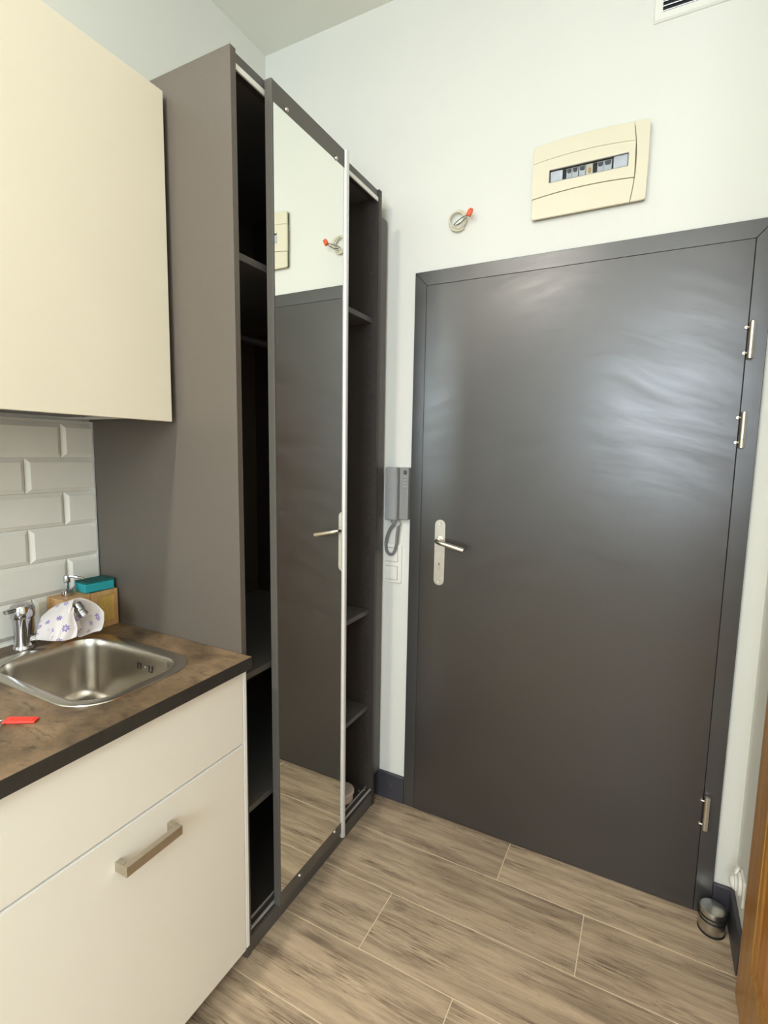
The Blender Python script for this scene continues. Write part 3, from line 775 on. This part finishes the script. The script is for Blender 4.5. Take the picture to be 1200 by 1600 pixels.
# ================================================================== WALL FITTINGS
# fuse box
fb = thing('fuse_box', (1.279, 0, 2.19), 'cream flush fuse box with clear breaker window on the wall above the entrance door', 'fuse box')
fx0, fx1, fz0, fz1 = 1.1135, 1.4460, 2.1905, 2.4105
def arc_top(x, a, b, za, zb, rise):
    t_ = (x - a) / (b - a); return za + (zb - za) * t_ + rise * 4 * t_ * (1 - t_)
def xs(a, b, n=14): return [a + (b - a) * i / n for i in range(n + 1)]
g = G()
top = [(x, arc_top(x, fx0, fx1, fz1, fz1, .008)) for x in xs(fx0 + .006, fx1 - .006)]
poly = [(fx0, fz0 + .008), (fx0 + .001, fz0 + .003), (fx0 + .006, fz0), (fx1 - .008, fz0), (fx1 - .002, fz0 + .002), (fx1, fz0 + .008), (fx1 + .0015, (fz0 + fz1) / 2), (fx1, fz1 - .006), ] + top[::-1] + [(fx0, fz1 - .005), (fx0 + .002, (fz0 + fz1) / 2)]
wx0, wx1, wz0, wz1 = 1.1645, 1.3940, 2.2925, 2.3315
# base with a real opening is built as four bands behind the front pieces
g.box(fx0 + .004, wx0 - .002, -.012, -.0003, fz0 + .004, fz1 - .004).box(wx1 + .002, fx1 - .004, -.012, -.0003, fz0 + .004, fz1 - .004)
g.box(wx0 - .002, wx1 + .002, -.012, -.0003, fz0 + .004, wz0 - .002).box(wx0 - .002, wx1 + .002, -.012, -.0003, wz1 + .002, fz1 - .004)
build('box_base', g, M['seam'], fb)
def xr(z):  # curved seam between door part and right-hand strip
    t_ = (z - fz0) / (fz1 - fz0); return 1.4035 + .0105 * 4 * t_ * (1 - t_)
def zs(a, b, n=8): return [a + (b - a) * i / n for i in range(n + 1)]
E_ = .0009
def up_seam(x): return arc_top(x, fx0, 1.414, 2.3585, 2.3595, .0095)
def lo_seam(x): return arc_top(x, fx0, 1.414, 2.2525, 2.2575, .0085)
def outer_top(x): return arc_top(x, fx0, fx1, fz1, fz1, .008)
yb_, yf_ = -.0121, -.0200
# top band
p = [(fx0 + .001, up_seam(fx0) + E_)] + [(x, up_seam(x) + E_) for x in xs(fx0 + .004, xr(2.36) - E_, 12)] + [(xr(z) - E_, z) for z in zs(2.365, 2.410, 4)] + [(x, outer_top(x)) for x in xs(fx0 + .006, xr(2.41) - .006, 12)][::-1] + [(fx0 + .001, fz1 - .004)]
build('upper_flap', G().prism(p, 'y', yf_, yb_, .0012), M['plastic'], fb)
p = [(fx0 + .001, fz0 + .005), (fx0 + .005, fz0)] + [(xr(fz0) - E_, fz0)] + [(xr(z) - E_, z) for z in zs(fz0 + .008, 2.252, 6)] + [(x, lo_seam(x) - E_) for x in xs(fx0 + .001, xr(2.257) - E_ - .001, 12)][::-1]
build('lower_flap', G().prism(p, 'y', yf_, yb_, .0012), M['plastic'], fb)
# middle band as a ring round the window: same vertex count in both outlines
N = 14
o_ = [(x, lo_seam(x) + E_) for x in xs(fx0, xr(2.26) - E_, N)] + [(x, up_seam(x) - E_) for x in xs(fx0, xr(2.36) - E_, N)][::-1]
i_ = [(x, wz0) for x in xs(wx0, wx1, N)] + [(x, wz1) for x in xs(wx0, wx1, N)][::-1]
build('middle_flap', G().frame(o_, i_, 'y', yf_ - .001, yb_), M['plastic'], fb)
p = [(xr(z) + E_, z) for z in zs(fz0, fz1 + .005, 12)] + [(fx1 - .010, fz1 + .0025), (fx1 - .003, fz1 - .001), (fx1, fz1 - .008), (fx1 + .0015, (fz0 + fz1) / 2), (fx1, fz0 + .008), (fx1 - .003, fz0 + .001), (fx1 - .010, fz0)]
build('side_strip', G().prism(p, 'y', yf_, yb_, .0012), M['plastic'], fb)
build('window_pane', G().box(wx0 + .0003, wx1 - .0003, -.0195, -.0185, wz0 + .0003, wz1 - .0003), M['glass'], fb)
g = G(); g.frame([(wx0, wz0), (wx1, wz0), (wx1, wz1), (wx0, wz1)], [(wx0 + .0018, wz0 + .0018), (wx1 - .0018, wz0 + .0018), (wx1 - .0018, wz1 - .0018), (wx0 + .0018, wz1 - .0018)], 'y', -.0214, -.0200)
build('window_rim', g, M['intercom'], fb)
def wxm(u): return wx0 + (u - 70) / 995 * (wx1 - wx0)
build('back_tray', G().box(wx0 - .0015, wx1 + .0015, -.0035, -.0004, wz0 - .0015, wz1 + .0015), M['intercom'], fb)
build('blank_cover', G().box(wxm(88), wxm(246), -.0150, -.0036, wz0, wz1 - .004, .0006), M['blank'], fb)
build('blank_cover', G().box(wxm(884), wxm(1050), -.0150, -.0036, wz0, wz1 - .001, .0006), M['blank'], fb)
for a, b_ in ((250, 293), (636, 682), (864, 880)):
    build('rail_gap', G().box(wxm(a), wxm(b_), -.0125, -.0036, wz0, wz1 - .006), M['black'], fb)
for a, b_ in ((296, 368), (371, 446), (458, 540), (686, 766), (769, 862)):
    br = build('breaker', G().box(wxm(a), wxm(b_), -.0140, -.0036, wz0, wz1 - .005, .0005), M['breaker'], fb)
    g = G(); xa, xb = wxm(a) + .0022, wxm(b_) - .0022; zc_ = wz0 + .021
    g.prism([(xa, zc_ + .010), (xb, zc_ + .010), (xb, zc_ + .003), (xb - .003, zc_ - .001), (xa + .003, zc_ - .001), (xa, zc_ + .003)], 'y', -.0172, -.0141)
    build('toggle', g, M['dark_grey'], br)
br = build('breaker', G().box(wxm(546), wxm(630), -.0140, -.0036, wz0, wz1 - .005, .0005), M['plastic'], fb, label='beige breaker')
build('toggle', G().box(wxm(575), wxm(608), -.0168, -.0141, wz0 + .009, wz0 + .022, .0006), M['bamboo'], br)

# vent grille
vg = thing('vent_grille', (1.56, 0, 2.672), 'white metal vent grille high on the wall above the fuse box', 'vent')
vx0, vx1, vz0, vz1, vb = 1.4335, 1.69, 2.6725, 2.90, .0225
bm = bmesh.new()
def ring4(x0, x1, z0, z1, y): return [bm.verts.new((x, y, z)) for x, z in ((x0, z0), (x1, z0), (x1, z1), (x0, z1))]
L_ = [ring4(vx0, vx1, vz0, vz1, -.0003), ring4(vx0, vx1, vz0, vz1, -.004), ring4(vx0 + .004, vx1 - .004, vz0 + .004, vz1 - .004, -.0085), ring4(vx0 + vb, vx1 - vb, vz0 + vb, vz1 - vb, -.0065), ring4(vx0 + vb, vx1 - vb, vz0 + vb, vz1 - vb, -.0003)]
for A, B in zip(L_, L_[1:]):
    for i in range(4): bm.faces.new((A[i], A[(i + 1) % 4], B[(i + 1) % 4], B[i]))
bmesh.ops.recalc_face_normals(bm, faces=bm.faces)
q = G(); q._merge(bm); build('grille_frame', q, M['white_plastic'], vg)
build('backing', G().box(vx0 + vb - .001, vx1 - vb + .001, -.0012, -.0004, vz0 + vb - .001, vz1 - vb + .001), M['black'], vg)
z = vz0 + vb + .0065
while z < vz1 - vb - .005:
    build('slat', G().prism([(-.0064, z - .0035), (-.0060, z - .0045), (-.0014, z + .0005), (-.0014, z + .0015)], 'x', vx0 + vb, vx1 - vb), M['alu'], vg)
    z += .0125

# coil of loose cable with connector
cc = thing('cable_coil', (.866, 0, 2.24), 'coiled beige cable end with an orange connector sticking out of the wall', 'cable')
cx, cz = .862, 2.240; pts = [(cx + .018, .002, cz - .010), (cx + .018, -.006, cz - .014)]
for i in range(64):
    t_ = math.radians(-60 - i * 12.43); f = i / 63
    rx = .0350 - .0125 * f + .0012 * math.sin(i * .5); rz = .0345 - .0115 * f
    pts.append((cx + rx * math.cos(t_) - .002 * f, -.010 - .014 * f - .003 * math.sin(i * .35), cz + rz * math.sin(t_)))
build('cable', G().tube(pts, .0030, 10), M['cable'], cc)
pe = pts[-1]
for k, (dz, bow) in enumerate(((.0015, .002), (-.0035, -.009))):
    q0 = Vector(pe); q1 = Vector((.902, -.034, 2.2405 + dz)); L2 = []
    for i in range(15):
        s_ = i / 14; p = q0.lerp(q1, s_); p.z += bow * math.sin(math.pi * s_); p.y -= .004 * math.sin(math.pi * s_); L2.append(p)
    build('wire', G().tube(L2, .0015, 8), M['wire'], cc)
g = G(); g.box(-.008, .008, -.006, .006, -.010, .010, .002, 2).box(-.005, -.001, -.0045, .0045, .009, .015, .001).box(.002, .006, -.0045, .0045, .009, .015, .001)
for v in g.bm.verts:
    a = math.radians(-28); x, z = v.co.x, v.co.z
    v.co = Vector((.9105 + x * math.cos(a) - z * math.sin(a), -.036 + v.co.y, 2.2460 + x * math.sin(a) + z * math.cos(a)))
build('connector', g, M['orange'], cc, label='orange wire connector')

# intercom handset
ic = thing('intercom_phone', (.655, 0, 1.17), 'grey wall intercom with handset and looped spiral cord beside the entrance door', 'intercom')
build('base', G().box(.6095, .7000, -.026, -.0004, 1.179, 1.3795, .003, 2), M['intercom2'], ic)
build('handset', G().prism([(-.0262, 1.1745), (-.044, 1.1765), (-.047, 1.182), (-.045, 1.23), (-.045, 1.33), (-.048, 1.372), (-.044, 1.3790), (-.0262, 1.3800)], 'x', .6105, .6610, .003, seg=2), M['intercom'], ic)
build('groove', G().box(.6620, .6648, -.0272, -.0262, 1.182, 1.377), M['dark_grey'], ic)
build('display', G().box(.6800, .6940, -.0272, -.0261, 1.3530, 1.3680, .0008), M['dark_grey'], ic, label='dark square window')
for i in range(4):
    zz = 1.3440 - .0125 * i
    build('button', G().box(.6790, .6950, -.0284, -.0262, zz - .0045, zz + .0045, .001), M['intercom'], ic)
def coil(path, R0, turns, n=16, r=.0016):
    path = [Vector(p) for p in path]; d = [0]
    for a, b in zip(path, path[1:]): d.append(d[-1] + (b - a).length)
    N_ = turns * n; out = []
    for i in range(N_ + 1):
        s_ = d[-1] * i / N_; k = max(j for j in range(len(d) - 1) if d[j] <= s_ + 1e-9)
        t_ = (s_ - d[k]) / (d[k + 1] - d[k]); p = path[k].lerp(path[k + 1], t_); tg = (path[k + 1] - path[k]).normalized()
        a1 = Vector((0, 1, 0)); a2 = tg.cross(a1).normalized(); th = math.tau * i / n
        out.append(p + (a1 * math.cos(th) + a2 * math.sin(th)) * R0)
    return out
core = resample([(.640, -.020, 1.156), (.625, -.020, 1.140), (.612, -.020, 1.110), (.606, -.020, 1.075), (.612, -.020, 1.047), (.628, -.020, 1.037), (.643, -.020, 1.048), (.652, -.020, 1.080), (.654, -.020, 1.115), (.660, -.020, 1.152)], 5)
g = G(); g.tube(coil(core, .0048, 66, 10), .0017, 6)
build('spiral_cord', g, M['cord'], ic)
g = G()
g.tube([(.636, -.034, 1.176), (.636, -.030, 1.166), (.640, -.022, 1.156)], .0024, 8).tube([(.646, -.018, 1.180), (.647, -.019, 1.168), (.641, -.020, 1.157)], .0024, 8)
g.tube([(.655, -.018, 1.180), (.664, -.018, 1.168), (.668, -.019, 1.160), (.661, -.020, 1.152)], .0024, 8)
build('cord_end', g, M['cord'], ic)

# double light switch
ls = thing('light_switch', (.628, 0, .922), 'white double rocker switch below the intercom', 'light switch')
g = G(); sx0, sx1, sz0, sz1 = .5895, .6700, .9225, 1.0785
g.box(sx0, sx1, -.0085, -.0003, sz0, sz1, .0025, 2); build('switch_frame', g, M['white_plastic'], ls)
for z0, z1 in ((1.0075, 1.0615), (.9345, .9885)):
    build('rocker_gap', G().box(.5990, .6545, -.0090, -.0086, z0 - .0012, z1 + .0012), M['seam'], ls)
    build('rocker', G().prism([(-.0088, z0), (-.0118, z0 + .001), (-.0125, (z0 + z1) / 2), (-.0118, z1 - .001), (-.0088, z1)], 'x', .6002, .6533, .0006), M['white_plastic'], ls)

# socket on right wall
so = thing('wall_socket', (XR, -.10, .20), 'white round socket with bulging cover low on the wall beside the pine door', 'socket')
build('socket_plate', G().prism(rrect(-.150, -.085, .165, .245, .008), 'x', XR - .006, XR - .0004, .001), M['white_plastic'], so)
g = G(); g.lathe((XR - .006, -.100, .205), (-1, 0, 0), [(.032, 0), (.031, .006), (.022, .010), (.020, .014), (0, .014)], 32)
build('socket_body', g, M['white_plastic'], so)
g = G(); g.lathe((XR - .012, -.088, .198), (-.9, .15, -.3), [(.022, 0), (.021, .008), (.016, .014), (.008, .018), (0, .019)], 28)
g.lathe((XR - .010, -.080, .228), (-.9, .2, .3), [(.014, 0), (.013, .006), (.008, .010), (0, .011)], 24)
build('cap', g, M['white_plastic'], so)

# door stop
ds = thing('door_stop', (1.7735, -.064, 0), 'brushed steel round door stop with black rubber rings on the floor by the pine door', 'door stop')
c = (1.7735, -.064, .0005); R1 = .0355
build('steel_body', G().lathe(c, (0, 0, 1), [(0, .004), (R1 - .001, .004), (R1, .006), (R1, .0425), (R1 - .003, .043), (R1 - .003, .046), (R1, .0465), (R1, .0545), (R1 - .003, .055), (R1 - .003, .058), (R1, .0585), (R1, .071), (R1 - .001, .074), (R1 - .004, .0755), (0, .0758)], 48), M['steel'], ds)
build('foot_ring', G().lathe(c, (0, 0, 1), [(0, 0), (R1 + .0005, 0), (R1 + .0015, .002), (R1 + .0012, .005), (R1 - .002, .0055)], 40), M['rubber'], ds)
for z0 in (.0445, .0565):
    build('rubber_ring', G().lathe(c, (0, 0, 1), [(R1 - .003, z0 - .0030), (R1 + .0010, z0 - .0028), (R1 + .0024, z0), (R1 + .0010, z0 + .0028), (R1 - .003, z0 + .0030)], 40), M['rubber'], ds)
